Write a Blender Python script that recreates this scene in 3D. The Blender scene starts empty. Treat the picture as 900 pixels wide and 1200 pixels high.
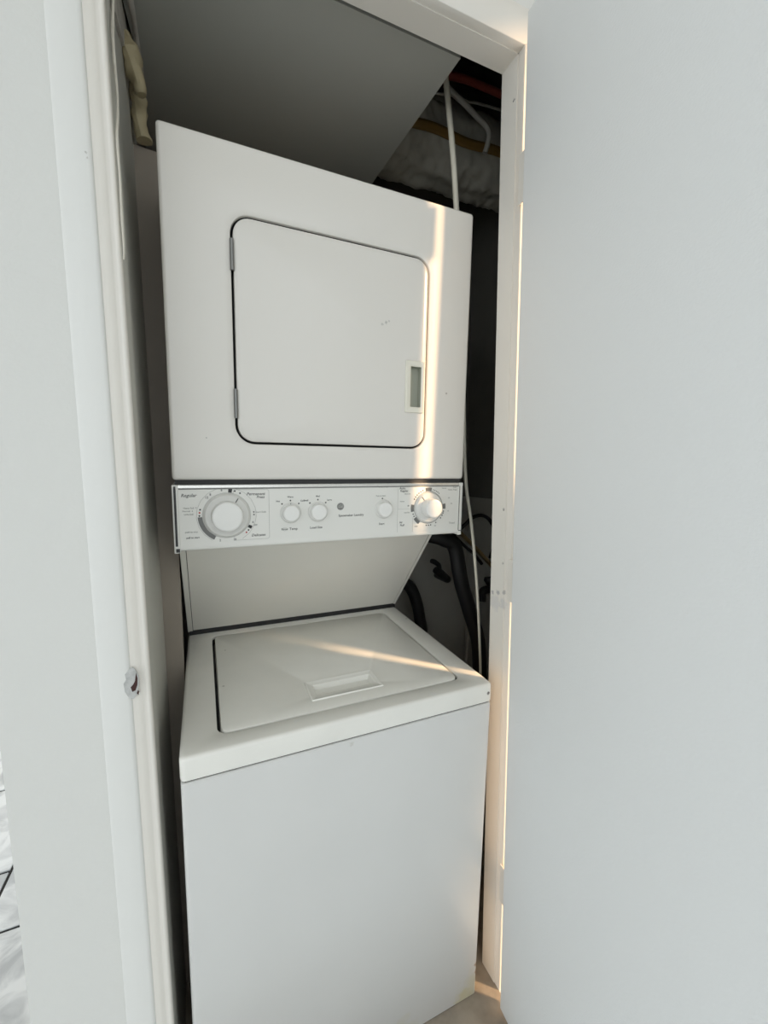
import bpy, bmesh, math, random
from mathutils import Vector, Matrix, noise
random.seed(7)
SC = bpy.context.scene
COL = SC.collection

# ------------------------------------------------------------------ camera
cam = bpy.data.cameras.new('camera'); cam_o = bpy.data.objects.new('camera', cam); COL.objects.link(cam_o)
r_, u_, f_ = (Vector((0.9165494543, -0.3998874734, -0.0052063831)), Vector((0.0468837344, 0.0945114223, 0.9944191805)),
              Vector((0.3971637109, 0.9116784519, -0.1053726107)))
m = Matrix((r_, u_, -f_)).transposed().to_4x4(); m.translation = (0.0640629416, -0.7076705065, 1.2537827635)
cam_o.matrix_world = m
cam.sensor_fit = 'HORIZONTAL'; cam.sensor_width = 36; cam.lens = 19.42955; cam.clip_start = 0.01
SC.camera = cam_o
# ------------------------------------------------------------------ world, sun, exposure
w = bpy.data.worlds.new('sky'); SC.world = w; w.use_nodes = True
bg = w.node_tree.nodes['Background']; bg.inputs[0].default_value = (0.91, 0.965, 1.0, 1); bg.inputs[1].default_value = 1.0
sun = bpy.data.lights.new('sun', 'SUN'); sun_o = bpy.data.objects.new('sun', sun); COL.objects.link(sun_o)
sun.energy = 5.5; sun.color = (1.0, 0.66, 0.38); sun.angle = math.radians(5)
el = math.radians(19.5); az = math.radians(47); sd = Vector((-math.sin(az) * math.cos(el), math.cos(az) * math.cos(el), -math.sin(el)))
sun_o.rotation_euler = sd.to_track_quat('-Z', 'Y').to_euler(); sun_o.location = (3, -3, 4)
SC.view_settings.view_transform = 'Standard'; SC.view_settings.look = 'None'
SC.view_settings.gamma = 1.0; SC.view_settings.use_curve_mapping = False
SC.view_settings.exposure = 0.70

# ------------------------------------------------------------------ materials
def mat(name, color, rough=0.5, metal=0.0, bump=0.0, bscale=200.0, var=0.0, vscale=6.0, spots=(), coat=0.0, spec=0.5):
    """principled material, optional fine relief, soft tone variation and spots = [(point, radius, colour, strength)]"""
    M = bpy.data.materials.new(name); M.use_nodes = True
    nt = M.node_tree; N = nt.nodes; L = nt.links; b = N['Principled BSDF']
    b.inputs['Roughness'].default_value = rough; b.inputs['Metallic'].default_value = metal
    b.inputs['Coat Weight'].default_value = coat; b.inputs['Coat Roughness'].default_value = 0.08
    b.inputs['Specular IOR Level'].default_value = spec
    col = (*color, 1); b.inputs['Base Color'].default_value = col
    tc = N.new('ShaderNodeTexCoord'); last = None
    def mix(fac, a, bcol):
        x = N.new('ShaderNodeMix'); x.data_type = 'RGBA'
        if hasattr(fac, 'links'): L.new(fac, x.inputs[0])
        else: x.inputs[0].default_value = fac
        if hasattr(a, 'links'): L.new(a, x.inputs[6])
        else: x.inputs[6].default_value = a
        x.inputs[7].default_value = bcol
        return x.outputs[2]
    cur = col
    if var:
        n = N.new('ShaderNodeTexNoise'); n.inputs['Scale'].default_value = vscale; n.inputs['Detail'].default_value = 5
        L.new(tc.outputs['Object'], n.inputs['Vector'])
        r = N.new('ShaderNodeMapRange'); r.inputs[1].default_value = 0.42; r.inputs[2].default_value = 0.75
        L.new(n.outputs['Fac'], r.inputs[0])
        cur = mix(r.outputs[0], cur, (*[c * (1 - var) for c in color], 1))
    for pt, rad, sc, st in spots:
        d = N.new('ShaderNodeVectorMath'); d.operation = 'DISTANCE'; d.inputs[1].default_value = pt
        n = N.new('ShaderNodeTexNoise'); n.inputs['Scale'].default_value = 1.6 / rad
        L.new(tc.outputs['Object'], n.inputs['Vector']); L.new(tc.outputs['Object'], d.inputs[0])
        a = N.new('ShaderNodeMath'); a.operation = 'MULTIPLY_ADD'; a.inputs[1].default_value = 1.6 * rad
        L.new(n.outputs['Fac'], a.inputs[0]); L.new(d.outputs['Value'], a.inputs[2])
        r = N.new('ShaderNodeMapRange'); r.inputs[1].default_value = 1.75 * rad; r.inputs[2].default_value = 1.25 * rad
        r.inputs[3].default_value = 0; r.inputs[4].default_value = st
        L.new(a.outputs[0], r.inputs[0]); cur = mix(r.outputs[0], cur, (*sc, 1))
    if hasattr(cur, 'links'): L.new(cur, b.inputs['Base Color'])
    if bump:
        n = N.new('ShaderNodeTexNoise'); n.inputs['Scale'].default_value = bscale; n.inputs['Detail'].default_value = 3
        L.new(tc.outputs['Object'], n.inputs['Vector'])
        bp = N.new('ShaderNodeBump'); bp.inputs['Strength'].default_value = bump; bp.inputs['Distance'].default_value = 0.002
        L.new(n.outputs['Fac'], bp.inputs['Height']); L.new(bp.outputs['Normal'], b.inputs['Normal'])
    return M

ENAMEL = (0.72, 0.69, 0.635)
M_dryer = mat('white_enamel_dryer', ENAMEL, 0.22, spots=[((0.5506, .14, 1.4136), .003, (.3, .25, .2), .7), ((0.058, .14, 1.299), .0016, (.2, .2, .2), .6)])
M_ddoor = mat('white_enamel_door', ENAMEL, 0.24, spots=[((0.402, .14, 1.5425), .004, (.3, .3, .28), .6), ((0.394, .14, 1.538), .0035, (.3, .3, .28), .5),
                                                          ((0.4085, .14, 1.546), .003, (.3, .3, .28), .5)])
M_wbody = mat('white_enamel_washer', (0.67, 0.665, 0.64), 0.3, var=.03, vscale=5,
              spots=[((0.286, 0, .740), .006, (.45, .43, .36), .4), ((0.60, 0, .03), .05, (.62, .58, .40), .6), ((0.40, 0, .01), .05, (.62, .58, .42), .5),
                     ((0.604, .0, .085), .009, (.33, .18, .08), .9), ((0.604, .0, .065), .008, (.33, .18, .08), .9), ((0.57, 0, .006), .03, (.60, .55, .33), .7)])
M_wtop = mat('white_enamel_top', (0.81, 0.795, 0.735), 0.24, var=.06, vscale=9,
             spots=[((0.595, 0, .773), .005, (.12, .10, .09), .9), ((0.593, .39, .794), .004, (.4, .38, .33), .7), ((0.189, .027, .794), .007, (.8, .79, .75), .8),
                    ((0.465, .010, .794), .010, (.8, .79, .75), .8)])
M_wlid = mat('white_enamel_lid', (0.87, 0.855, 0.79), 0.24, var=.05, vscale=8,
             spots=[((0.074, .1985, .794), .003, (.3, .28, .25), .7), ((0.0856, .3685, .794), .003, (.4, .38, .33), .6)])
M_panel = mat('white_enamel_panel', (0.84, 0.82, 0.75), 0.25, var=.03)
M_console = mat('console_plastic', (0.72, 0.71, 0.66), 0.3)
M_knob = mat('knob_plastic', (0.78, 0.77, 0.73), 0.35)
M_skirt = mat('dial_skirt_plastic', (0.68, 0.67, 0.63), 0.3)
M_cream = mat('cream_plastic', (0.78, 0.75, 0.64), 0.35)
M_pocket = mat('grey_green_plastic', (0.36, 0.37, 0.30), 0.35)
M_chrome = mat('brushed_chrome', (0.75, 0.74, 0.70), 0.2, 0.9)
M_hinge = mat('hinge_steel', (0.22, 0.22, 0.21), 0.35, 0.8)
M_black = mat('black_rubber', (0.012, 0.012, 0.012), 0.5)
M_dark = mat('dark_gap', (0.03, 0.03, 0.03), 0.7)
M_ink = mat('grey_ink', (0.16, 0.16, 0.15), 0.5)
M_inkl = mat('pale_grey_ink', (0.40, 0.40, 0.37), 0.5)
M_inkd = mat('black_ink', (0.03, 0.03, 0.03), 0.5)
M_red = mat('red_ink', (0.45, 0.05, 0.04), 0.5)
M_wall = mat('white_wall_paint', (0.70, 0.695, 0.66), 0.55, bump=.25, bscale=220)
M_face = mat('white_gloss_paint', (0.735, 0.73, 0.695), 0.4, bump=.12, bscale=120,
             spots=[((-0.0552, -.016, 1.6633), .0028, (.35, .33, .28), .7), ((-0.0537, -.016, 1.6575), .0026, (.35, .33, .28), .7)])
M_trim = mat('cream_trim_paint', (0.78, 0.745, 0.68), 0.4, bump=.08, bscale=30,
             spots=[((.66, .038, .9706), .006, (.3, .3, .32), .7), ((.66, .020, .9755), .007, (.3, .3, .32), .7), ((.66, .0005, .981), .006, (.3, .3, .32), .6),
                    ((.66, .0023, .955), .016, (.5, .5, .52), .45), ((.66, .03, .95), .022, (.55, .55, .57), .4), ((.66, .0074, 1.163), .0045, (.15, .14, .13), .8), ((.66, .0057, 1.045), .004, (.15, .14, .13), .8),
                    ((.66, .008, 1.97), .004, (.08, .07, .07), .9), ((.5, .02, 2.05), .003, (.05, .05, .05), .9)])
M_door = mat('white_door_paint', (0.70, 0.705, 0.69), 0.5, bump=.22, bscale=240)
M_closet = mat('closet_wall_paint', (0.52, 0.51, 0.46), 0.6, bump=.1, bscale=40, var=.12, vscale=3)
M_block = mat('dimmed_grey_wall', (0.20, 0.19, 0.165), 0.8, bump=.3, bscale=30, var=.25, vscale=5)  # upper closet walls, darker than the band below: light falloff put into the colour
M_brown = mat('brownish_board', (0.33, 0.285, 0.235), 0.6, var=.12, vscale=4)
M_ceil = mat('grey_drywall', (0.40, 0.40, 0.36), 0.7, bump=.1, bscale=60, var=.08, vscale=2)
M_torn = mat('torn_drywall_paper', (0.50, 0.47, 0.42), 0.8, bump=.5, bscale=60, var=.3, vscale=40)
M_foam = mat('yellow_spray_foam', (0.46, 0.39, 0.24), 0.6, bump=.4, bscale=40, var=.3, vscale=18)
M_thread = mat('cream_thread', (0.62, 0.58, 0.50), 0.7)
M_dirt_shade = mat('dirty_shaded_floor', (0.34, 0.29, 0.23), 0.8, bump=.5, bscale=40, var=.45, vscale=14)  # dirt inside the closet; its dark tone also stands for shade at the threshold
M_grout = mat('black_grout', (0.015, 0.015, 0.015), 0.7)
M_pvc = mat('ivory_tube', (0.78, 0.74, 0.62), 0.35)
M_grey = mat('grey_tube', (0.40, 0.38, 0.33), 0.5)
M_redp = mat('red_copper_pipe', (0.28, 0.05, 0.035), 0.4)
M_brass = mat('brass', (0.45, 0.33, 0.16), 0.35, 0.8)
M_foil = mat('aluminium_foil', (0.52, 0.50, 0.43), 0.4, 0.0, bump=.8, bscale=22, var=.2, vscale=8)
M_tape = mat('amber_tape', (0.26, 0.15, 0.04), 0.4)
M_chip = mat('bare_plaster', (0.52, 0.52, 0.50), 0.9, bump=.8, bscale=120, var=.25, vscale=120)
M_hole = mat('dark_red_wood', (0.05, 0.018, 0.015), 0.8)

def marble():
    M = bpy.data.materials.new('white_marble'); M.use_nodes = True; nt = M.node_tree; N = nt.nodes; L = nt.links; b = N['Principled BSDF']
    b.inputs['Roughness'].default_value = 0.3
    tc = N.new('ShaderNodeTexCoord'); oi = N.new('ShaderNodeNewGeometry')
    n = N.new('ShaderNodeTexNoise'); n.inputs['Scale'].default_value = 7; n.inputs['Detail'].default_value = 8; n.inputs['Distortion'].default_value = 1.6
    L.new(oi.outputs['Position'], n.inputs['Vector'])
    r = N.new('ShaderNodeValToRGB'); e = r.color_ramp.elements
    e[0].position = 0.36; e[0].color = (0.52, 0.54, 0.55, 1); e[1].position = 0.56; e[1].color = (0.84, 0.86, 0.86, 1)
    L.new(n.outputs['Fac'], r.inputs[0]); L.new(r.outputs[0], b.inputs['Base Color'])
    return M
M_marble = marble()

# ------------------------------------------------------------------ mesh helpers
def obj(name, bm, material, parent=None, smooth=None, loc=None):
    bmesh.ops.recalc_face_normals(bm, faces=bm.faces)
    me = bpy.data.meshes.new(name); bm.to_mesh(me); bm.free()
    me.materials.append(material)
    if smooth is not None: me.shade_smooth(); me.set_sharp_from_angle(angle=math.radians(smooth))
    o = bpy.data.objects.new(name, me); COL.objects.link(o)
    if parent: o.parent = parent
    if loc: o.location = loc
    return o
def struct(o): o['kind'] = 'structure'; return o
def tag(o, label, cat, group=None):
    o['label'] = label; o['category'] = cat
    if group: o['group'] = group
    return o
def box(bm, x0, x1, y0, y1, z0, z1, bev=0.0, seg=2):
    t = bmesh.new(); bmesh.ops.create_cube(t, size=1)
    for v in t.verts: v.co = Vector(((x0 + x1) / 2 + v.co.x * (x1 - x0), (y0 + y1) / 2 + v.co.y * (y1 - y0), (z0 + z1) / 2 + v.co.z * (z1 - z0)))
    if bev: bmesh.ops.bevel(t, geom=t.edges[:], offset=bev, segments=seg, profile=0.5, affect='EDGES')
    me = bpy.data.meshes.new('t'); t.to_mesh(me); t.free(); bm.from_mesh(me); bpy.data.meshes.remove(me)
    return bm
def B(*a, **k): return box(bmesh.new(), *a, **k)
def rr(x0, x1, y0, y1, r, k=6):
    pts = []
    for cx, cy, a0 in ((x1 - r, y1 - r, 0), (x0 + r, y1 - r, 90), (x0 + r, y0 + r, 180), (x1 - r, y0 + r, 270)):
        for i in range(k + 1):
            a = math.radians(a0 + 90 * i / k); pts.append((cx + r * math.cos(a), cy + r * math.sin(a)))
    return pts
FRONT = lambda u, v, h: (u, h, v)      # loops in x-z, h = y
TOP = lambda u, v, h: (u, v, h)        # loops in x-y, h = z
def loft(loops, ax, cap0=True, cap1=True, k=6):
    """loops = [(u0,u1,v0,v1,r,h)] rounded rectangles joined one after the other"""
    bm = bmesh.new(); rows = []
    for (a, b, c, d, r, h) in loops: rows.append([bm.verts.new(ax(u, v, h)) for u, v in rr(a, b, c, d, max(r, 1e-4), k)])
    n = len(rows[0])
    for p, q in zip(rows, rows[1:]):
        for i in range(n): bm.faces.new((p[i], p[(i + 1) % n], q[(i + 1) % n], q[i]))
    if cap0: bm.faces.new(rows[0])
    if cap1: bm.faces.new(rows[-1])
    return bm
def ins(l, d, h=None, dr=None):
    a, b, c, e, r, hh = l; return (a + d, b - d, c + d, e - d, max(r - (d if dr is None else dr), .0005), hh if h is None else h)
def tube(pts, rad, seg=10, sub=6, bm=None, caps=True):
    """smooth tube through points, rad a number or a list"""
    P = [Vector(p) for p in pts]; n = len(P); R = rad if isinstance(rad, (list, tuple)) else [rad] * n
    S = []; RR = []
    for i in range(n - 1):
        p0, p1, p2, p3 = P[max(i - 1, 0)], P[i], P[i + 1], P[min(i + 2, n - 1)]
        for j in range(sub):
            t = j / sub
            S.append(0.5 * ((2 * p1) + (p2 - p0) * t + (2 * p0 - 5 * p1 + 4 * p2 - p3) * t * t + (3 * p1 - p0 - 3 * p2 + p3) * t ** 3))
            RR.append(R[i] * (1 - t) + R[i + 1] * t)
    S.append(P[-1]); RR.append(R[-1])
    bm = bm or bmesh.new(); rows = []; up = Vector((0.3, 0.2, 0.93))
    for i, p in enumerate(S):
        t = (S[min(i + 1, len(S) - 1)] - S[max(i - 1, 0)]).normalized()
        a = t.cross(up); 
        if a.length < 1e-3: a = t.cross(Vector((1, 0, 0)))
        a.normalize(); b = t.cross(a); up = b if False else up
        rows.append([bm.verts.new(p + (a * math.cos(2 * math.pi * k / seg) + b * math.sin(2 * math.pi * k / seg)) * RR[i]) for k in range(seg)])
    for p, q in zip(rows, rows[1:]):
        for i in range(seg): bm.faces.new((p[i], p[(i + 1) % seg], q[(i + 1) % seg], q[i]))
    if caps: bm.faces.new(rows[0]); bm.faces.new(rows[-1])
    return bm
def lathe_y(cx, cz, prof, seg=40):
    """turned about an axis along y; prof = [(radius, y)], closed at both ends"""
    bm = bmesh.new(); rows = []
    for r, y in prof: rows.append([bm.verts.new((cx + r * math.cos(2 * math.pi * i / seg), y, cz + r * math.sin(2 * math.pi * i / seg))) for i in range(seg)])
    for p, q in zip(rows, rows[1:]):
        for i in range(seg): bm.faces.new((p[i], p[(i + 1) % seg], q[(i + 1) % seg], q[i]))
    bm.faces.new(rows[0]); bm.faces.new(rows[-1]); return bm
def poly_prism(pts, ax, h0, h1):
    bm = bmesh.new(); a = [bm.verts.new(ax(u, v, h0)) for u, v in pts]; b = [bm.verts.new(ax(u, v, h1)) for u, v in pts]; n = len(a)
    for i in range(n): bm.faces.new((a[i], a[(i + 1) % n], b[(i + 1) % n], b[i]))
    bm.faces.new(a); bm.faces.new(b); return bm

# ------------------------------------------------------------------ the setting
XR = 0.66            # right jamb face
XL = -0.024          # left jamb face
YC, YB = -0.018, 0.046   # casing front, jamb back
ZH = 2.047           # head of the opening
# floor: black grouted marble tiles, dirty bare floor inside the closet, shade-coloured strip over the threshold
bm = B(-3.2, 1.6, -8.0, 3.2, -0.06, -0.004)
floor = struct(obj('floor', bm, M_grout))
TW, TG = 0.43, 0.0045
tm = None; k = 0
for i in range(-6, 5):
    x0 = -0.547 + TW * i
    off = 0.846 if i < 0 and i % 2 else 0.634
    off = 0.846 if i % 2 else 0.634
    for j in range(-9, 6):
        y0 = off + TW * j
        if x0 > -0.25 and y0 > 0.0 : continue
        if x0 + TW > 1.6 or x0 < -3.2: continue
        if tm is None:
            t = B(TG, TW - TG, TG, TW - TG, -0.012, 0.0, bev=0.0012, seg=1)
            o = obj('tile', t, M_marble, floor); tm = o.data
        else:
            o = bpy.data.objects.new('tile', tm); COL.objects.link(o); o.parent = floor
        o.location = (x0, y0, 0)
bm = B(-0.03, 1.12, YB, 0.786, -0.0035, 0.0015); box(bm, XL, XR, -0.11, YB, -0.0035, 0.0015)  # second box covers the threshold tiles, their shade painted as darker floor
cf = obj('closet_floor_and_shade', bm, M_dirt_shade, floor)

# walls
bm = B(-0.2115, XL - 0.016, 0.0, YB, 0, 3.0)                # left of the opening
box(bm, XL - 0.016, XR + 0.016, 0.0, YB, ZH + 0.016, 3.0)   # above the opening
box(bm, XR + 0.016, 1.5, 0.0, YB, 0, 3.0)                   # right of the opening
struct(obj('wall_front', bm, M_wall))
bm = B(-0.2115, -0.045, YB, 0.86, 0, 3.0)
wl = struct(obj('wall_left', bm, M_brown))
bm = B(-0.0455, -0.03, YB, 0.37, 0, 2.6); obj('drywall_layer', bm, M_closet, wl)
bm = poly_prism([(-.0305, 0), (-.004, 0), (.0175, 1.885), (-.0305, 1.89)], lambda u, v, h: (u, h, v), .30, .32); obj('blocking_board', bm, M_brown, wl)
bm = bmesh.new()
for x0, x1, y0, y1 in ((-0.045, 1.2, 0.8, 0.86),): box(bm, x0, x1, y0, y1, 0, 3.0)
wb = struct(obj('wall_back', bm, M_block))
bm = B(-0.045, 1.12, 0.786, 0.8, 0.0, 1.13); obj('lower_light_band', bm, M_closet, wb)  # paler lower band, light falloff on the wall drawn by colour
bm = B(1.12, 1.2, YB, 0.8, 0, 3.0)
wr = struct(obj('wall_right', bm, M_block))
bm = B(1.106, 1.12, YB, 0.786, 0.0, 1.13); obj('lower_light_band', bm, M_closet, wr)  # same paler band, painting the light falloff on this wall
# window wall to the right of the door: a tall opening that lets the sun in
bm = B(1.5, 1.6, -0.30, 0.0, 0, 3.0); box(bm, 1.5, 1.6, -8.0, -1.10, 0, 3.0); box(bm, 1.5, 1.6, -1.10, -0.30, 2.49, 3.0); box(bm, 1.5, 1.6, -1.10, -0.30, 1.45, 1.625)  # last box: unseen crossbar added to block a sun streak on the slanted panel
struct(obj('wall_window_side', bm, M_wall))
bm = B(-3.2, -0.2115, 3.2, 3.3, 0, 3.0); struct(obj('wall_far_back', bm, M_wall))
# room ceiling (the closet's own ceiling board hangs lower)
bm = B(-3.2, 1.6, -2.4, 3.2, 3.0, 3.08); struct(obj('ceiling', bm, M_face))
bm = poly_prism([(-0.028, .067), (0.5725, .067), (0.548, .46), (0.53, .786), (-0.028, .786), (-0.028, .5), (-0.028, .40), (-0.020, .33), (-0.016, .30), (-0.020, .26), (-0.024, .21), (-0.021, .17), (-0.026, .12)], TOP, 2.062, 2.075)
cb = struct(obj('ceiling_closet_board', bm, M_ceil))

# jambs and casing
def casing_profile():
    # distance from the opening edge, thickness (front face y)
    return [(0.000, 0.0), (0.000, -0.0085), (0.002, -0.011), (0.005, -0.0115), (0.008, -0.0105), (0.011, -0.0115), (0.014, -0.0135), (0.019, -0.0145), (0.024, -0.0150),
            (0.0265, -0.0175), (0.030, YC), (0.060, YC), (0.064, -0.016), (0.064, 0.0)]
def strip(prof, path):
    bm = bmesh.new(); rows = []
    for fn in path: rows.append([bm.verts.new(fn(d, y)) for d, y in prof])
    n = len(prof)
    for p, q in zip(rows, rows[1:]):
        for i in range(n - 1): bm.faces.new((p[i], p[i + 1], q[i + 1], q[i]))
    for r in rows[:1] + rows[-1:]: bm.faces.new(r)
    return bm
prof = casing_profile()
pin = prof[:9] + [(0.0245, 0.0)]; pout = [(0.0245, 0.0)] + prof[8:]
bm = strip(pin, [lambda d, y: (XL - d, y, 0.0), lambda d, y: (XL - d, y, ZH + d)])
t1 = struct(obj('trim_1', bm, M_trim, smooth=50))          # left casing, inner moulding
bm = strip(pout, [lambda d, y: (XL - d, y, 0.0), lambda d, y: (XL - d, y, ZH + d)]); obj('casing_face', bm, M_face, t1, 50)
bm = B(XL - 0.016, XL, 0.0, YB, 0, ZH); obj('jamb', bm, M_closet, t1)
flat = [(0.0, 0.0), (0.0, -0.0165), (0.0015, YC), (0.060, YC), (0.064, -0.016), (0.064, 0.0)]
bm = strip(flat, [lambda d, y: (XL - d, y, ZH + d), lambda d, y: (XR + d, y, ZH + d)])
t2 = struct(obj('trim_2', bm, M_trim, smooth=50))          # head casing
bm = B(XL - 0.016, XR + 0.016, 0.0, YB, ZH - 0.0015, ZH + 0.016); obj('jamb', bm, M_trim, t2)
bm = strip(flat, [lambda d, y: (XR + d, y, ZH + d), lambda d, y: (XR + d, y, 0.0)])
t3 = struct(obj('trim_3', bm, M_trim, smooth=50))          # right casing
bm = B(XR - 0.0015, XR + 0.016, 0.0, YB, 0, ZH); obj('jamb', bm, M_trim, t3)
# torn strike hole in the left casing
chip = [(-.0455, .962), (-.041, .956), (-.0375, .946), (-.0385, .930), (-.0415, .918), (-.046, .912), (-.052, .915), (-.0565, .925), (-.0575, .938), (-.054, .944), (-.055, .952), (-.050, .958)]
obj('chipped_plaster', poly_prism(chip, FRONT, -0.0170, -0.0184), M_chip, t1)
hole = [(-.0405, .952), (-.0392, .943), (-.0400, .933), (-.0428, .925), (-.0470, .9235), (-.0488, .931), (-.0455, .9345), (-.0427, .9395), (-.0418, .946)]
obj('strike_hole', poly_prism(hole, FRONT, -0.0170, -0.0189), M_hole, t1)
obj('chip_edge', poly_prism([(-.0385, .921), (-.0395, .917), (-.0415, .920), (-.040, .924)], FRONT, -0.0170, -0.0188), M_hole, t1)

# the open door, hinged on the right casing
dw, dt, DOORH = 0.685, 0.035, 2.052
d_dir = Vector((-0.0797, -0.9968, 0)); d_n = Vector((-0.9968, 0.0797, 0))
door_m = Matrix(((d_dir.x, -d_n.x, 0, 0.6362), (d_dir.y, -d_n.y, 0, -0.050), (0, 0, 1, 0.012), (0, 0, 0, 1)))
bm = B(0, dw, 0, dt, 0, DOORH, bev=0.0015, seg=2)
bm.transform(Matrix.Identity(4))
door = struct(obj('door_1', bm, M_door)); door.matrix_world = door_m
for zc in (1.793, 1.003, 0.288):
    h = lambda a: a
    bm = B(-0.031, 0.0, 0.012, 0.0145, zc - .045, zc + .045)          # leaf that spans the gap
    hg = obj('hinge', bm, M_trim, door)
    bm = tube([(-0.004, dt + .004, zc - .047), (-0.004, dt + .004, zc + .047)], .006, 10, 2); obj('hinge_pin', bm, M_trim, hg, 40)

# ------------------------------------------------------------------ laundry centre (stacked washer and dryer), leaning slightly
W = 0.605
Rm = Matrix(((0.9999286347833237, 0.0001727521459400278, 0.011945522050310103), (0.0001727521459400278, 0.9995818228358745, -0.02891625170741287),
             (-0.011945522050310103, 0.02891625170741287, 0.9995104576191982)))
LC = bpy.data.objects.new('laundry_center', None); COL.objects.link(LC)
LC.matrix_world = Matrix.Translation((4.3e-05, -1.05e-04, 0.007227)) @ Rm.to_4x4()
tag(LC, 'white stacked washer and dryer unit leaning inside the closet opening', 'washer dryer')
for fx, fy in ((.05, .05), (.555, .05), (.05, .59), (.555, .59)):
    zb = -(0.00723 - 0.01195 * fx + 0.0289 * fy) + 0.002
    bm = bmesh.new(); bmesh.ops.create_cone(bm, cap_ends=True, segments=16, radius1=.018, radius2=.012, depth=.02 - zb)
    for v in bm.verts: v.co += Vector((fx, fy, (zb + .02) / 2))
    obj('levelling_foot', bm, M_black, LC)
# washer cabinet
L0 = (0, W, 0, .65, .006, 0.003)
bm = loft([ins(L0, .002, .003), (0, W, 0, .65, .007, .006), (0, W, 0, .65, .007, .7475), ins((0, W, 0, .65, .007, 0), .002, .7492)], TOP)
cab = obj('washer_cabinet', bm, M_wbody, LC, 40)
bm = B(.006, W - .006, .004, .645, .746, .7545); obj('top_seam', bm, M_dark, cab)
# washer top: shallow front lip, rounded edges, well for the lid
lid = (.0635, .5465, .043, .463, .016, 0)
o_ = (-.0008, W + .0008, -.0012, .65, .010, 0); zt = .794
loops = [ins(o_, .003, .7522), ins(o_, .0006, .7536), ins(o_, 0, .7565)]
for i in range(6):
    a = math.pi / 2 * i / 5; rr_ = .007
    loops.append(ins(o_, rr_ * (1 - math.cos(a)), zt - rr_ + rr_ * math.sin(a), dr=0))
g0 = (lid[0] - .0062, lid[1] + .0042, lid[2] - .0035, lid[3] + .0035, lid[4] + .004, 0)
loops += [ins(g0, -.0015, zt), ins(g0, -.0003, zt - .0008), ins(g0, 0, zt - .003), ins(g0, 0, zt - .018)]
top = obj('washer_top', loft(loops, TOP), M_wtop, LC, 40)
bm = loft([ins(g0, .0002, zt - .006), ins(g0, .0002, zt - .017), (lid[0] - .001, lid[1] + .001, lid[2] - .001, lid[3] + .001, lid[4], zt - .017)], TOP, False, False); obj('lid_groove_shade', bm, M_dark, top)  # dark ring added to paint the shadow line in the lid groove
# lid with a long finger recess
hp = (.2445, .3725, .0945, .1345, .004, 0); hf = (.2300, .3840, .0755, .1490, .003, 0)
loops = [ins(lid, .001, zt - .016), ins(lid, 0, zt - .0155), ins(lid, 0, zt - .002), ins(lid, .0008, zt - .0006), ins(lid, .0025, zt), ins(hp, -.002, zt), ins(hp, -.001, zt - .0005), ins(hp, .001, zt - .013)]
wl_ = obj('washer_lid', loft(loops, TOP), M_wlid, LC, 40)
loops = [ins(hf, 0, zt - .0003), ins(hf, .0015, zt + .0022), ins(hf, .004, zt + .0022), ins(hf, .006, zt + .0004), ins(hp, -.003, zt + .0002), ins(hp, .0005, zt - .001), ins(hp, .004, zt - .011)]
obj('lid_handle', loft(loops, TOP, cap0=False), M_wlid, wl_, 40)
# slanted panel between washer top and console
def slant(bm, x0, x1, d0, d1, s0=0.0, s1=1.0):
    p0 = Vector((0, .495, .8035)); p1 = Vector((0, .2480, 1.1035)); dr = p1 - p0; n = Vector((0, -dr.z, dr.y)).normalized()
    vs = []
    for x in (x0, x1):
        for s in (s0, s1):
            for d in (d0, d1): q = p0 + dr * s + n * d; vs.append(bm.verts.new((x, q.y, q.z)))
    for f in ((0, 1, 3, 2), (4, 6, 7, 5), (0, 4, 5, 1), (2, 3, 7, 6), (0, 2, 6, 4), (1, 5, 7, 3)): bm.faces.new([vs[i] for i in f])
    return bm
bp = obj('slanted_panel', slant(bmesh.new(), .0125, W - .009, -.012, .0), M_panel, LC)
for a, b in ((.0, .0112), (W - .0075, W)): obj('side_flange', slant(bmesh.new(), a, b, -.03, .0012), M_panel, bp)
obj('seam', slant(bmesh.new(), .008, W - .004, -.02, -.003), M_dark, bp)
obj('rear_gap_dark', B(.004, W - .002, .492, .53, .790, .808), M_black, LC)  # solid black strip painting the dark gap below the slanted panel
# rear frame carrying the dryer
for a, b in ((.002, .014), (W - .014, W - .002)):
    obj('dryer_support', poly_prism([(.52, .795), (.275, 1.095), (.65, 1.2), (.65, .795)], lambda u, v, h: (h, u, v), a, b), M_panel, LC)
# dryer cabinet with door recess
D = (0, W, 1.2243, 1.7938, .006, 0); yd = .140
dd = (.1077, .5014, 1.2905, 1.6825, .034, 0)
loops = [ins(D, .002, .70), (0, W, 1.2243, 1.7938, .006, .695)]
for i in range(6):
    a = math.pi / 2 * i / 5; q = .0065
    loops.append(ins(D, q * (1 - math.cos(a)), yd + q - q * math.sin(a), dr=0))
loops += [ins(dd, -.012, yd), ins(dd, -.003, yd + .0006), ins(dd, -.0008, yd + .002), ins(dd, 0, yd + .006), ins(dd, 0, yd + .028)]
dc = obj('dryer_cabinet', loft(loops, FRONT, k=8), M_dryer, LC, 40)
obj('door_recess_lining', loft([ins(dd, .0004, yd + .007), ins(dd, .0006, yd + .0275)], FRONT, cap0=False, k=8), M_dark, dc)
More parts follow.
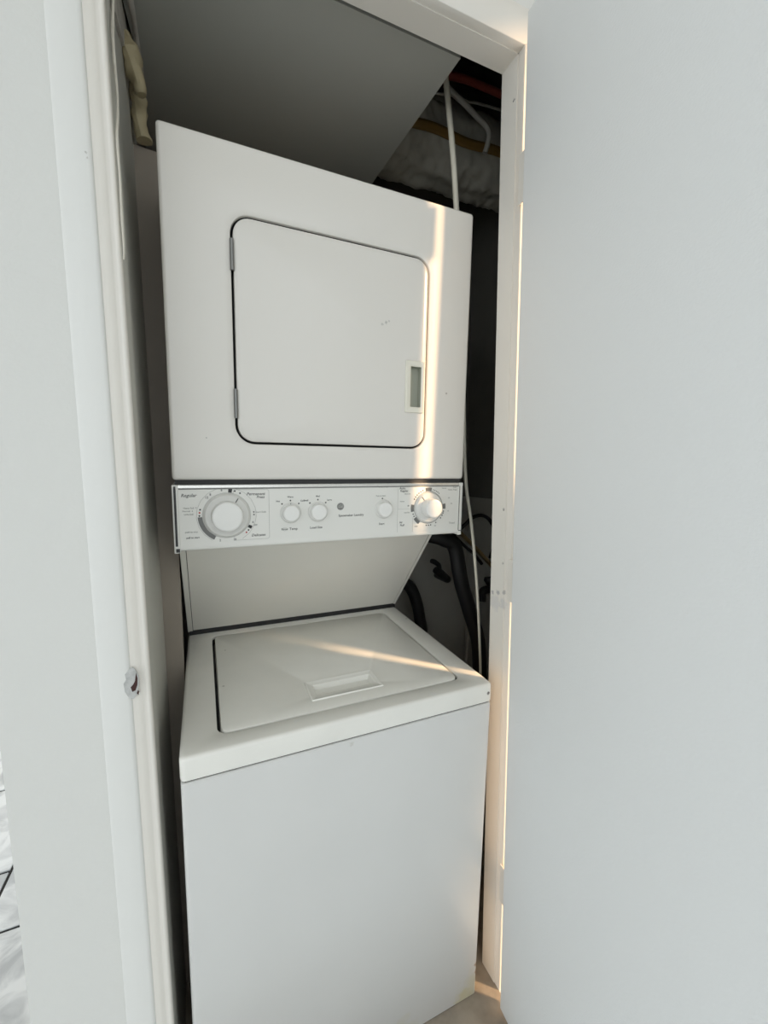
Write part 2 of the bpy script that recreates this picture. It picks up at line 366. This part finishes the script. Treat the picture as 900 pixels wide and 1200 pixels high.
# dryer door with pull pocket
df = ins(dd, .0038); pk = (.4600, .4850, 1.3785, 1.4620, .0015, 0)
loops = [ins(df, .002, yd + .025), ins(df, 0, yd + .023), ins(df, 0, yd + .005), ins(df, .0006, yd + .0018), ins(df, .0025, yd + .0004), ins(df, .008, yd - .0005), ins(pk, -.003, yd - .0008), ins(pk, -.001, yd + .012)]
ddo = obj('dryer_door', loft(loops, FRONT, k=8), M_ddoor, LC, 40)
hfz = (.4482, .4925, 1.3665, 1.4735, .0025, 0)
loops = [ins(hfz, 0, yd - .0006), ins(hfz, 0, yd - .0030), ins(hfz, .0012, yd - .0042), ins(pk, -.0015, yd - .0042), ins(pk, 0, yd - .003), ins(pk, 0, yd + .002)]
dh = obj('door_handle', loft(loops, FRONT, cap0=False, cap1=False), M_cream, ddo, 40)
obj('handle_pocket', loft([ins(pk, 0, yd - .002), ins(pk, .0006, yd + .0105)], FRONT, cap0=False), M_pocket, ddo)
for z0, z1 in ((1.5873, 1.6384), (1.3359, 1.3871)):
    hg = obj('door_hinge', tube([(.1092, yd - .0008, z0), (.1092, yd - .0008, z1)], .0034, 12, 3), M_hinge, LC, 50)
# control console
c0, c1, yc = 1.0955, 1.2165, .144
bm = bmesh.new()
prof2 = [(c1 - .0005, .150), (c1 - .002, yc + .0015), (c1 - .006, yc), (c0 + .012, yc), (c0 + .0085, yc - .0012), (c0 + .005, yc - .0025), (c0 + .002, yc - .0015), (c0, yc + .004), (c0 + .001, .29), (c1 - .001, .29)]
ra = [bm.verts.new((.0085, y, z)) for z, y in prof2]; rb = [bm.verts.new((W - .0085, y, z)) for z, y in prof2]
for i in range(len(prof2)): j = (i + 1) % len(prof2); bm.faces.new((ra[i], ra[j], rb[j], rb[i]))
bm.faces.new(ra); bm.faces.new(rb)
con = obj('control_console', bm, M_console, LC, 35)
obj('dryer_gap', B(.004, W - .004, .148, .30, c1 - .002, 1.2255), M_dark, con)
obj('top_trim', B(.0, W, yc - .0012, yc + .004, c1 - .0075, c1 - .0015, bev=.001), M_chrome, con)
obj('trim_line', B(.009, W - .009, yc - .0004, yc + .004, c1 - .0095, c1 - .0075), M_ink, con)
for s, (a, b) in enumerate(((-.0015, .0085), (W - .0085, W + .0008))):
    cap = obj('end_cap', B(a, b, yc - .0028, .29, c0 - .003, c1 - .001, bev=.0012), M_console, con)
    m_ = (a + b) / 2
    if s == 0:
        obj('end_slot', B(m_ - .0022, m_ + .0014, yc - .0034, yc + .002, c0 + .010, c1 - .004), M_inkd, con)
        obj('corner_clip', B(m_ - .002, m_ + .0042, yc - .0036, yc + .002, c0 - .001, c0 + .0055), M_inkd, con)
    else:
        obj('end_slot', B(b - .0013, b + .0006, yc - .0032, yc + .002, c0 + .002, c1 - .008), M_inkd, con)
        obj('end_slot', B(a + .0001, a + .0011, yc - .0032, yc + .002, c0 + .008, c1 - .008), M_ink, con)
        obj('corner_clip', B(a + .001, b - .0016, yc - .0036, yc + .002, c0 + .0068, c0 + .0082), M_inkd, con)
# printed graphics
yp = yc - .00025
def text(s, x, z, h, material=M_ink, shear=0.0, name='lettering', parent=None, align='CENTER', y=None, rot=0):
    c = bpy.data.curves.new('t', 'FONT'); c.body = s; c.size = h * 1.38; c.align_x = align; c.align_y = 'CENTER'; c.shear = shear; c.resolution_u = 2
    c.offset = 0.00016
    t = bpy.data.objects.new('t', c); COL.objects.link(t); dg = bpy.context.evaluated_depsgraph_get()
    me = bpy.data.meshes.new_from_object(t.evaluated_get(dg)); bpy.data.objects.remove(t); bpy.data.curves.remove(c)
    me.name = name; me.materials.clear(); me.materials.append(material)
    o = bpy.data.objects.new(name, me); COL.objects.link(o); o.parent = parent or con
    o.location = (x, yp if y is None else y, z); o.rotation_euler = (math.pi / 2, rot, 0)
    return o
def ringsec(cx, cz, r0, r1, a0, a1, material, name='dial_mark', n=16):
    """angles clockwise from the top, degrees"""
    bm = bmesh.new(); A = []
    for i in range(n + 1):
        a = math.radians(a0 + (a1 - a0) * i / n); A.append([bm.verts.new((cx + r * math.sin(a), yp, cz + r * math.cos(a))) for r in (r0, r1)])
    for p, q in zip(A, A[1:]): bm.faces.new((p[0], p[1], q[1], q[0]))
    return obj(name, bm, material, con)
def dot(cx, cz, r, material, name='dial_dot'):
    bm = bmesh.new(); bmesh.ops.create_circle(bm, cap_ends=True, segments=10, radius=r)
    for v in bm.verts: v.co = Vector((cx + v.co.x, yp, cz + v.co.y))
    return obj(name, bm, material, con)
def pol(cx, cz, r, a): a = math.radians(a); return cx + r * math.sin(a), cz + r * math.cos(a)
def frame_line(x0, x1, z0, z1, t=.0006):
    bm = loft([(x0, x1, z0, z1, .005, yp), (x0 + t, x1 - t, z0 + t, z1 - t, .0045, yp)], FRONT, False, False); return obj('printed_outline', bm, M_inkl, con)
K1 = (.0885, 1.158); K5 = (.5165, 1.160)
text('Regular', .0250, 1.1962, .0060, shear=.25); text('Heavy Soil  9', .0265, 1.1735, .0030, M_inkl); text('Normal  6', .0225, 1.1680, .0030, M_inkl); text('Light Soil', .0240, 1.1622, .0030, M_inkl)
text('push to stop', .0275, 1.1300, .0030, M_inkl); text('pull to start', .0295, 1.1195, .0033, M_ink)
text('OFF', .1003, 1.2088, .0030); text('START', .1175, 1.2082, .0026, M_inkl)
text('Permanent', .1405, 1.1972, .0055, shear=.25); text('Press', .1490, 1.1912, .0050, shear=.25); text('Short Soak', .1490, 1.1625, .0032, M_inkl)
text('OFF', .1385, 1.1375, .0032, M_inkl); text('Delicates', .1440, 1.1180, .0050, shear=.25)
frame_line(.1000, .1650, 1.110, 1.2060); ringsec(*K1, .0520, .0526, -150, 150, M_inkl)
ringsec(*K1, .0425, .0500, 208, 268, M_ink, n=24); ringsec(*K1, .0430, .0510, 4, 12, M_inkd, n=4); ringsec(*K1, .0430, .0500, 116, 123, M_inkd, n=4)
for a, r, mt in ((18, .0475, M_inkd), (30, .0475, M_inkd), (285, .0470, M_inkd), (278, .0470, M_red), (271, .0470, M_inkd), (128, .0475, M_inkd), (135, .0475, M_red), (84, .0480, M_ink), (90, .0480, M_ink)):
    dot(*pol(*K1, r, a), .0016, mt)
for a, s in ((-45, '12'), (-35, '8'), (-10, '6'), (196, '2'), (165, '10'), (108, '4')): text(s, *pol(*K1, .0480, a), .0042)
K2, K3, K4 = (.2057, 1.1586), (.2606, 1.1590), (.4056, 1.1595)
for K, labs in ((K2, ('Hot', 'Warm', 'Cold')), (K3, ('Small', 'Med', 'Large'))):
    for a, s in zip((-42, 0, 42), labs):
        dot(*pol(*K, .0245, a), .0016, M_inkd); x, z = pol(*K, .0315, a); text(s, x + (.003 if a > 0 else -.003 if a < 0 else 0), z, .0032)
dot(*pol(*K4, .0235, -8), .0016, M_inkd); text('Push to Start', .3985, 1.1885, .0030, M_inkl)
text('Rinse', .1935, 1.1265, .0040); frame_line(.1885, .2000, 1.1232, 1.1300, .0005); text('Temp', .2112, 1.1265, .0050); text('Load Size', .2570, 1.1270, .0048)
text('Start', .4015, 1.1275, .0048); text('SIGNAL', .4036, 1.2082, .0045, M_inkl); text('Spacemaker Laundry', .3317, 1.1492, .0048)
# round emblem with the monogram
LG = (.3083, 1.1683); bm = bmesh.new(); bmesh.ops.create_circle(bm, cap_ends=True, segments=32, radius=.0076)
for v in bm.verts: v.co = Vector((LG[0] + v.co.x, yp, LG[1] + v.co.y))
em = obj('round_emblem', bm, M_ink, con)
text('GE', LG[0], LG[1], .0066, M_inkl, shear=.3, name='monogram', y=yp - .0001)
bm = bmesh.new(); A = []
for i in range(33):
    a = 2 * math.pi * i / 32; A.append([bm.verts.new((LG[0] + r * math.sin(a), yp - .0001, LG[1] + r * math.cos(a))) for r in (.0063, .0068)])
for p, q in zip(A, A[1:]): bm.faces.new((p[0], p[1], q[1], q[0]))
obj('emblem_ring', bm, M_inkl, con)
# dryer timer print
obj('printed_line', B(.4390, .4394, yp - .0001, yp + .001, 1.106, 1.205), M_inkl, con)
for z in (1.158,): obj('printed_line', B(.4400, .4720, yp - .0001, yp + .001, z, z + .0004), M_inkl, con)
obj('printed_line', B(.4770, .4773, yp - .0001, yp + .001, 1.106, 1.140), M_inkl, con)
text('Auto', .4500, 1.2040, .0052, align='CENTER'); text('Regular', .4545, 1.1982, .0046); text('More Dry', .4630, 1.1915, .0026, M_inkl); text('Normal', .4500, 1.1750, .0024, M_inkl); text('80', .4655, 1.1650, .0030)
text('Less Dry', .4620, 1.1500, .0028, M_inkl); text('Air', .4480, 1.1285, .0044); text('Fluff', .4510, 1.1218, .0044)
text('Auto', .5850, 1.2050, .0036, M_inkl); text('Perm. Press', .5790, 1.1992, .0036, M_inkl); text('Normal', .5560, 1.2030, .0026, M_inkl); text('60', .5700, 1.1805, .0034, M_inkl); text('50', .5770, 1.1670, .0034, M_inkl); text('40', .5690, 1.1500, .0028, M_inkl)
text('Timed', .5800, 1.1215, .0044, M_inkl); text('OFF', .4860, 1.1175, .0034, M_inkl); text('30', .5350, 1.1170, .0034, M_inkl)
for a0, a1 in ((-12, 10), (258, 280), (214, 236), (80, 96)): ringsec(*K5, .0375, .0450, a0, a1, M_ink, n=6)
for a in (-62, -54, -46, -38, -30, -22, 16, 22, 28, 34, 40, 250, 242, 170, 178, 186, 150, 128, 118, 110, 104): dot(*pol(*K5, .0412, a), .0012 if a in range(16, 41) else .0016, M_inkd)
ringsec(*K5, .0362, .0370, -180, 180, M_ink, n=48)
ringsec(*K1, .0420, .0425, -180, 180, M_inkl, n=48)
# knobs
def knob(K, rs, rc, hs, hc, ang=None, ring=True, name='knob'):
    k = obj(name, lathe_y(*K, [(rc * .98, yc - hs * .5), (rc * 1.02, yc - hs), (rc, yc - hs - .002), (rc * .96, yc - hc + .002), (rc * .90, yc - hc + .0005), (rc * .80, yc - hc), (rc * .3, yc - hc + .0004)]), M_knob, LC, 40)
    obj('skirt', lathe_y(*K, [(rs, yc + .001), (rs, yc - .001), (rs * .97, yc - hs * .5), (rs * .90, yc - hs), (rc, yc - hs * 1.02)], 48), M_skirt, k, 40)
    if ang is not None:
        a = math.radians(ang); bm = B(-.0007, .0007, -.0006, .0003, rc * 1.04, rs * .90)
        o = obj('pointer', bm, M_inkd, k); o.location = (K[0], yc - hs - .0002, K[1]); o.rotation_euler = (0, a, 0)
    return k
knob(K1, .0415, .0275, .006, .026, 32, name='timer_dial'); knob(K5, .0355, .0215, .006, .028, -40, name='timer_dial')
for K in (K2, K3, K4): knob(K, .0205, .0165, .003, .014)
bm = B(-.0005, .0005, -.0004, .0002, .0172, .0195); o = obj('pointer', bm, M_inkd, con); o.location = (K2[0], yc - .0032, K2[1])

# ------------------------------------------------------------------ loose things in the dark closet
tag(obj('supply_tube', tube([(.612, .20, 2.25), (.6175, .20, 2.183), (.6218, .20, 2.1367), (.6398, .20, 2.01), (.6535, .20, 1.8716), (.6763, .20, 1.568), (.6898, .20, 1.249), (.7111, .20, 1.114), (.724, .20, 1.021), (.738, .20, .889), (.7515, .20, .678), (.755, .2, .4), (.76, .2, .0)], [.0068] * 5 + [.006, .0045, .0042, .0042, .0038, .0035, .0035, .0035], 10), M_pvc, smooth=60),
    'ivory flexible tube hanging behind the right side of the dryer', 'tube')
ph = [(.66, .42, 1.05), (.7051, .41, 1.045), (.7515, .4, 1.030), (.7931, .4, 1.0), (.8177, .4, .89), (.853, .4, .7845), (.8896, .4, .6752), (.8991, .4, .5677), (.9023, .4, .4282), (.90, .42, .0)]
hz = tag(obj('drain_hose', tube(ph, .024, 14), M_black, smooth=60), 'thick black hose dropping to the floor right of the washer', 'hose')
tag(obj('curved_hose', tube([(.64, .62, .70), (.665, .62, .78), (.700, .62, .828), (.735, .62, .828), (.765, .62, .78), (.785, .62, .70), (.80, .62, .55), (.80, .62, .0)], .022, 12), M_black, smooth=60),
    'black hose arching up behind the back corner of the washer lid', 'hose')
# ceiling void: duct and pipes
du = bpy.data.objects.new('foil_duct', None); COL.objects.link(du); du.location = (.84, .46, 2.205)
tag(du, 'wrinkled grey foil duct above the dryer with amber tape', 'duct')
def ductbody(r, x0, x1, nx, seg, amp):
    bm = bmesh.new(); rows = []
    for i in range(nx + 1):
        x = x0 + (x1 - x0) * i / nx; row = []
        for k in range(seg):
            c, q = math.cos(2 * math.pi * k / seg), math.sin(2 * math.pi * k / seg)
            e = r + amp * noise.noise(Vector((x * 9, c * 2.5, q * 2.5))) - .5 * amp * abs(noise.noise(Vector((x * 30, c * 4, q * 4)))) + .3 * amp * noise.noise(Vector((x * 60, c * 9, q * 9)))
            row.append(bm.verts.new((x, e * c, e * q)))
        rows.append(row)
    for p, q in zip(rows, rows[1:]):
        for k in range(seg): bm.faces.new((p[k], p[(k + 1) % seg], q[(k + 1) % seg], q[k]))
    bm.faces.new(rows[0]); bm.faces.new(rows[-1]); return bm
obj('duct_sleeve', ductbody(.104, -.50, .25, 110, 56, .016), M_foil, du, 60)
bm = bmesh.new(); rows = []
for i in range(31):
    x = -.24 + .49 * i / 30
    rows.append([bm.verts.new((x, -.112 * math.cos(a), .112 * math.sin(a) + .004 * math.sin(x * 30))) for a in (math.radians(-28), math.radians(-24), math.radians(-20), math.radians(-16))])
for p, q in zip(rows, rows[1:]):
    for k in range(3): bm.faces.new((p[k], p[k + 1], q[k + 1], q[k]))
tp = obj('amber_tape', bm, M_tape, du, 60); s = tp.modifiers.new('thick', 'SOLIDIFY'); s.thickness = .003
tag(obj('red_pipe', tube([(.60, .30, 2.252), (.6933, .30, 2.255), (.7401, .30, 2.261), (.7942, .30, 2.2624), (1.1, .30, 2.2624)], .009, 10), M_redp, smooth=60), 'dull red pipe crossing the dark void above the duct', 'pipe')
tag(obj('bent_pipe', tube([(.66, .27, 2.20), (.6901, .27, 2.186), (.721, .27, 2.174), (.761, .27, 2.1545), (.788, .27, 2.142), (.798, .27, 2.120), (.792, .28, 2.085)], .0068, 10), M_grey, smooth=60), 'grey bent pipe ending in a downward elbow above the duct', 'pipe')
tag(obj('cable', tube([(.60, .32, 2.205), (.7016, .30, 2.210), (.749, .30, 2.211), (.809, .30, 2.2195), (1.1, .30, 2.245)], .003, 8), M_grey, smooth=60), 'thin pale grey cable running level in the ceiling void', 'cable')
# plumbing on the lower wall
pv = bpy.data.objects.new('supply_valve', None); COL.objects.link(pv); pv.location = (.87, .60, .84)
tag(pv, 'dark valve with short lever sticking out from the closet wall', 'valve')
def loc(pts, b=(.87, .60, .84)): return [tuple(Vector(p) - Vector(b)) for p in pts]
obj('valve_body', tube(loc([(.8437, .60, .8757), (.868, .61, .858), (.8961, .63, .838), (.93, .66, .815), (.9543, .784, .80)]), [.014, .017, .017, .014, .011], 10), M_black, pv, 60)
obj('lever', tube(loc([(.868, .61, .86), (.855, .60, .892), (.835, .60, .908), (.822, .60, .912)]), [.008, .009, .010, .008], 8), M_black, pv, 60)
tag(obj('looped_cord', tube([(.90, .60, .99), (.9347, .55, 1.046), (.9642, .55, 1.07), (1.0098, .55, 1.077), (1.0494, .55, 1.052), (1.085, .56, .99), (1.09, .6, .90)], .007, 8), M_black, smooth=60), 'dark cord looping up beside the console in the closet', 'cord')
tag(obj('brass_pipe', tube([(.90, .55, 1.03), (.928, .55, 1.0056), (.9935, .55, .9462), (1.0746, .55, .8629), (1.095, .55, .83)], .008, 8), M_brass, smooth=60), 'dull brass pipe slanting down toward the right jamb', 'pipe')
tag(obj('black_pipe', tube([(.88, .56, 1.02), (.93, .56, .975), (.99, .56, .925), (1.02, .56, .89)], .006, 8), M_black, smooth=60), 'thin black pipe slanting just below the brass one', 'pipe')
tag(obj('grey_wire', tube([(.945, .5, .82), (.9287, .5, .70), (.9132, .5, .541), (.91, .52, .0)], .0045, 8), M_grey, smooth=60), 'thin grey wire hanging beside the thick black hose', 'wire')
tb = bpy.data.objects.new('faucet', None); COL.objects.link(tb); tb.location = (1.05, .55, .79)
tag(tb, 'black faucet knob on the closet wall beside the right jamb', 'faucet')
obj('faucet_body', tube([(.05, 0, 0), (.0, 0, 0), (-.03, 0, -.005), (-.04, -.005, -.04)], .016, 12), M_black, tb, 60)
obj('faucet_handle', tube([(0, 0, .012), (0, 0, .035), (0, 0, .045)], [.006, .022, .020], 14, 3), M_black, tb, 60)
# spray foam and torn drywall at the top left
def blob(pts, rad, amp, seed):
    bm = tube(pts, rad, 16, 8)
    for v in bm.verts: v.co += Vector((1, 1, 1)) * 0 + (v.normal if v.normal.length else Vector((0, 0, 1))) * 0
    bm.normal_update()
    for v in bm.verts: v.co += v.normal * amp * (noise.noise(v.co * 26 + Vector((seed, 0, 0))) + .6 * noise.noise(v.co * 70 + Vector((seed, 3, 0))))
    for v in bm.verts: v.co.x = max(min(v.co.x, .006), -.0295)
    return bm
tag(obj('spray_foam', blob([(-.030, .225, 2.015), (-.021, .23, 1.995), (-.014, .235, 1.972), (-.008, .24, 1.948)], [.006, .017, .014, .004], .012, 3), M_foam, smooth=30), 'yellowish lump of spray foam under the ceiling board', 'foam')
tag(obj('foam_drip', blob([(-.024, .285, 1.992), (-.018, .285, 1.965), (-.013, .285, 1.925), (-.009, .285, 1.893)], [.006, .0135, .0135, .011], .008, 11), M_foam, smooth=30), 'tan foam patch just above the board beside the dryer top', 'foam')
tp = []
def ragged(y0, z0, y1, z1, wd, n, seed):
    a = []; b = []
    for i in range(n + 1):
        t = i / n; c = Vector((y0 + (y1 - y0) * t, z0 + (z1 - z0) * t)); e = noise.noise(Vector((t * 9, seed, 0))) * wd * .7
        a.append((c.x + e, c.y - wd)); b.append((c.x + noise.noise(Vector((t * 11, seed + 5, 0))) * wd * .7, c.y + wd))
    return a + b[::-1]
tag(obj('torn_paper', poly_prism(ragged(.06, 1.965, .27, 2.045, .034, 14, 2), lambda u, v, h: (h, u, v), -.032, -.025), M_torn), 'torn grey drywall paper at the top of the left closet wall', 'paper')
tag(obj('paper_strip', tube([(-.014, .10, 2.045), (-.012, .16, 2.05), (-.010, .24, 2.052), (-.011, .31, 2.048), (-.009, .38, 2.05)], [.004, .007, .004, .006, .003], 6), M_torn, smooth=60), 'curled pale drywall strip along the ceiling board edge', 'paper')
tag(obj('loose_thread', tube([(-.0185, .050, 1.935), (-.0195, .0400, 1.9055), (-.0205, .0194, 1.8348), (-.0190, .0135, 1.7561), (-.0205, -.005, 1.70), (-.0195, -.0100, 1.6475), (-.0205, -.0085, 1.5972), (-.0200, -.0125, 1.5579), (-.021, -.014, 1.54)], [.0016, .0018, .0022, .0016, .0018, .0014, .0018, .0014, .0008], 6), M_thread, smooth=60),
    'ragged cream caulk thread hanging along the left jamb', 'thread')
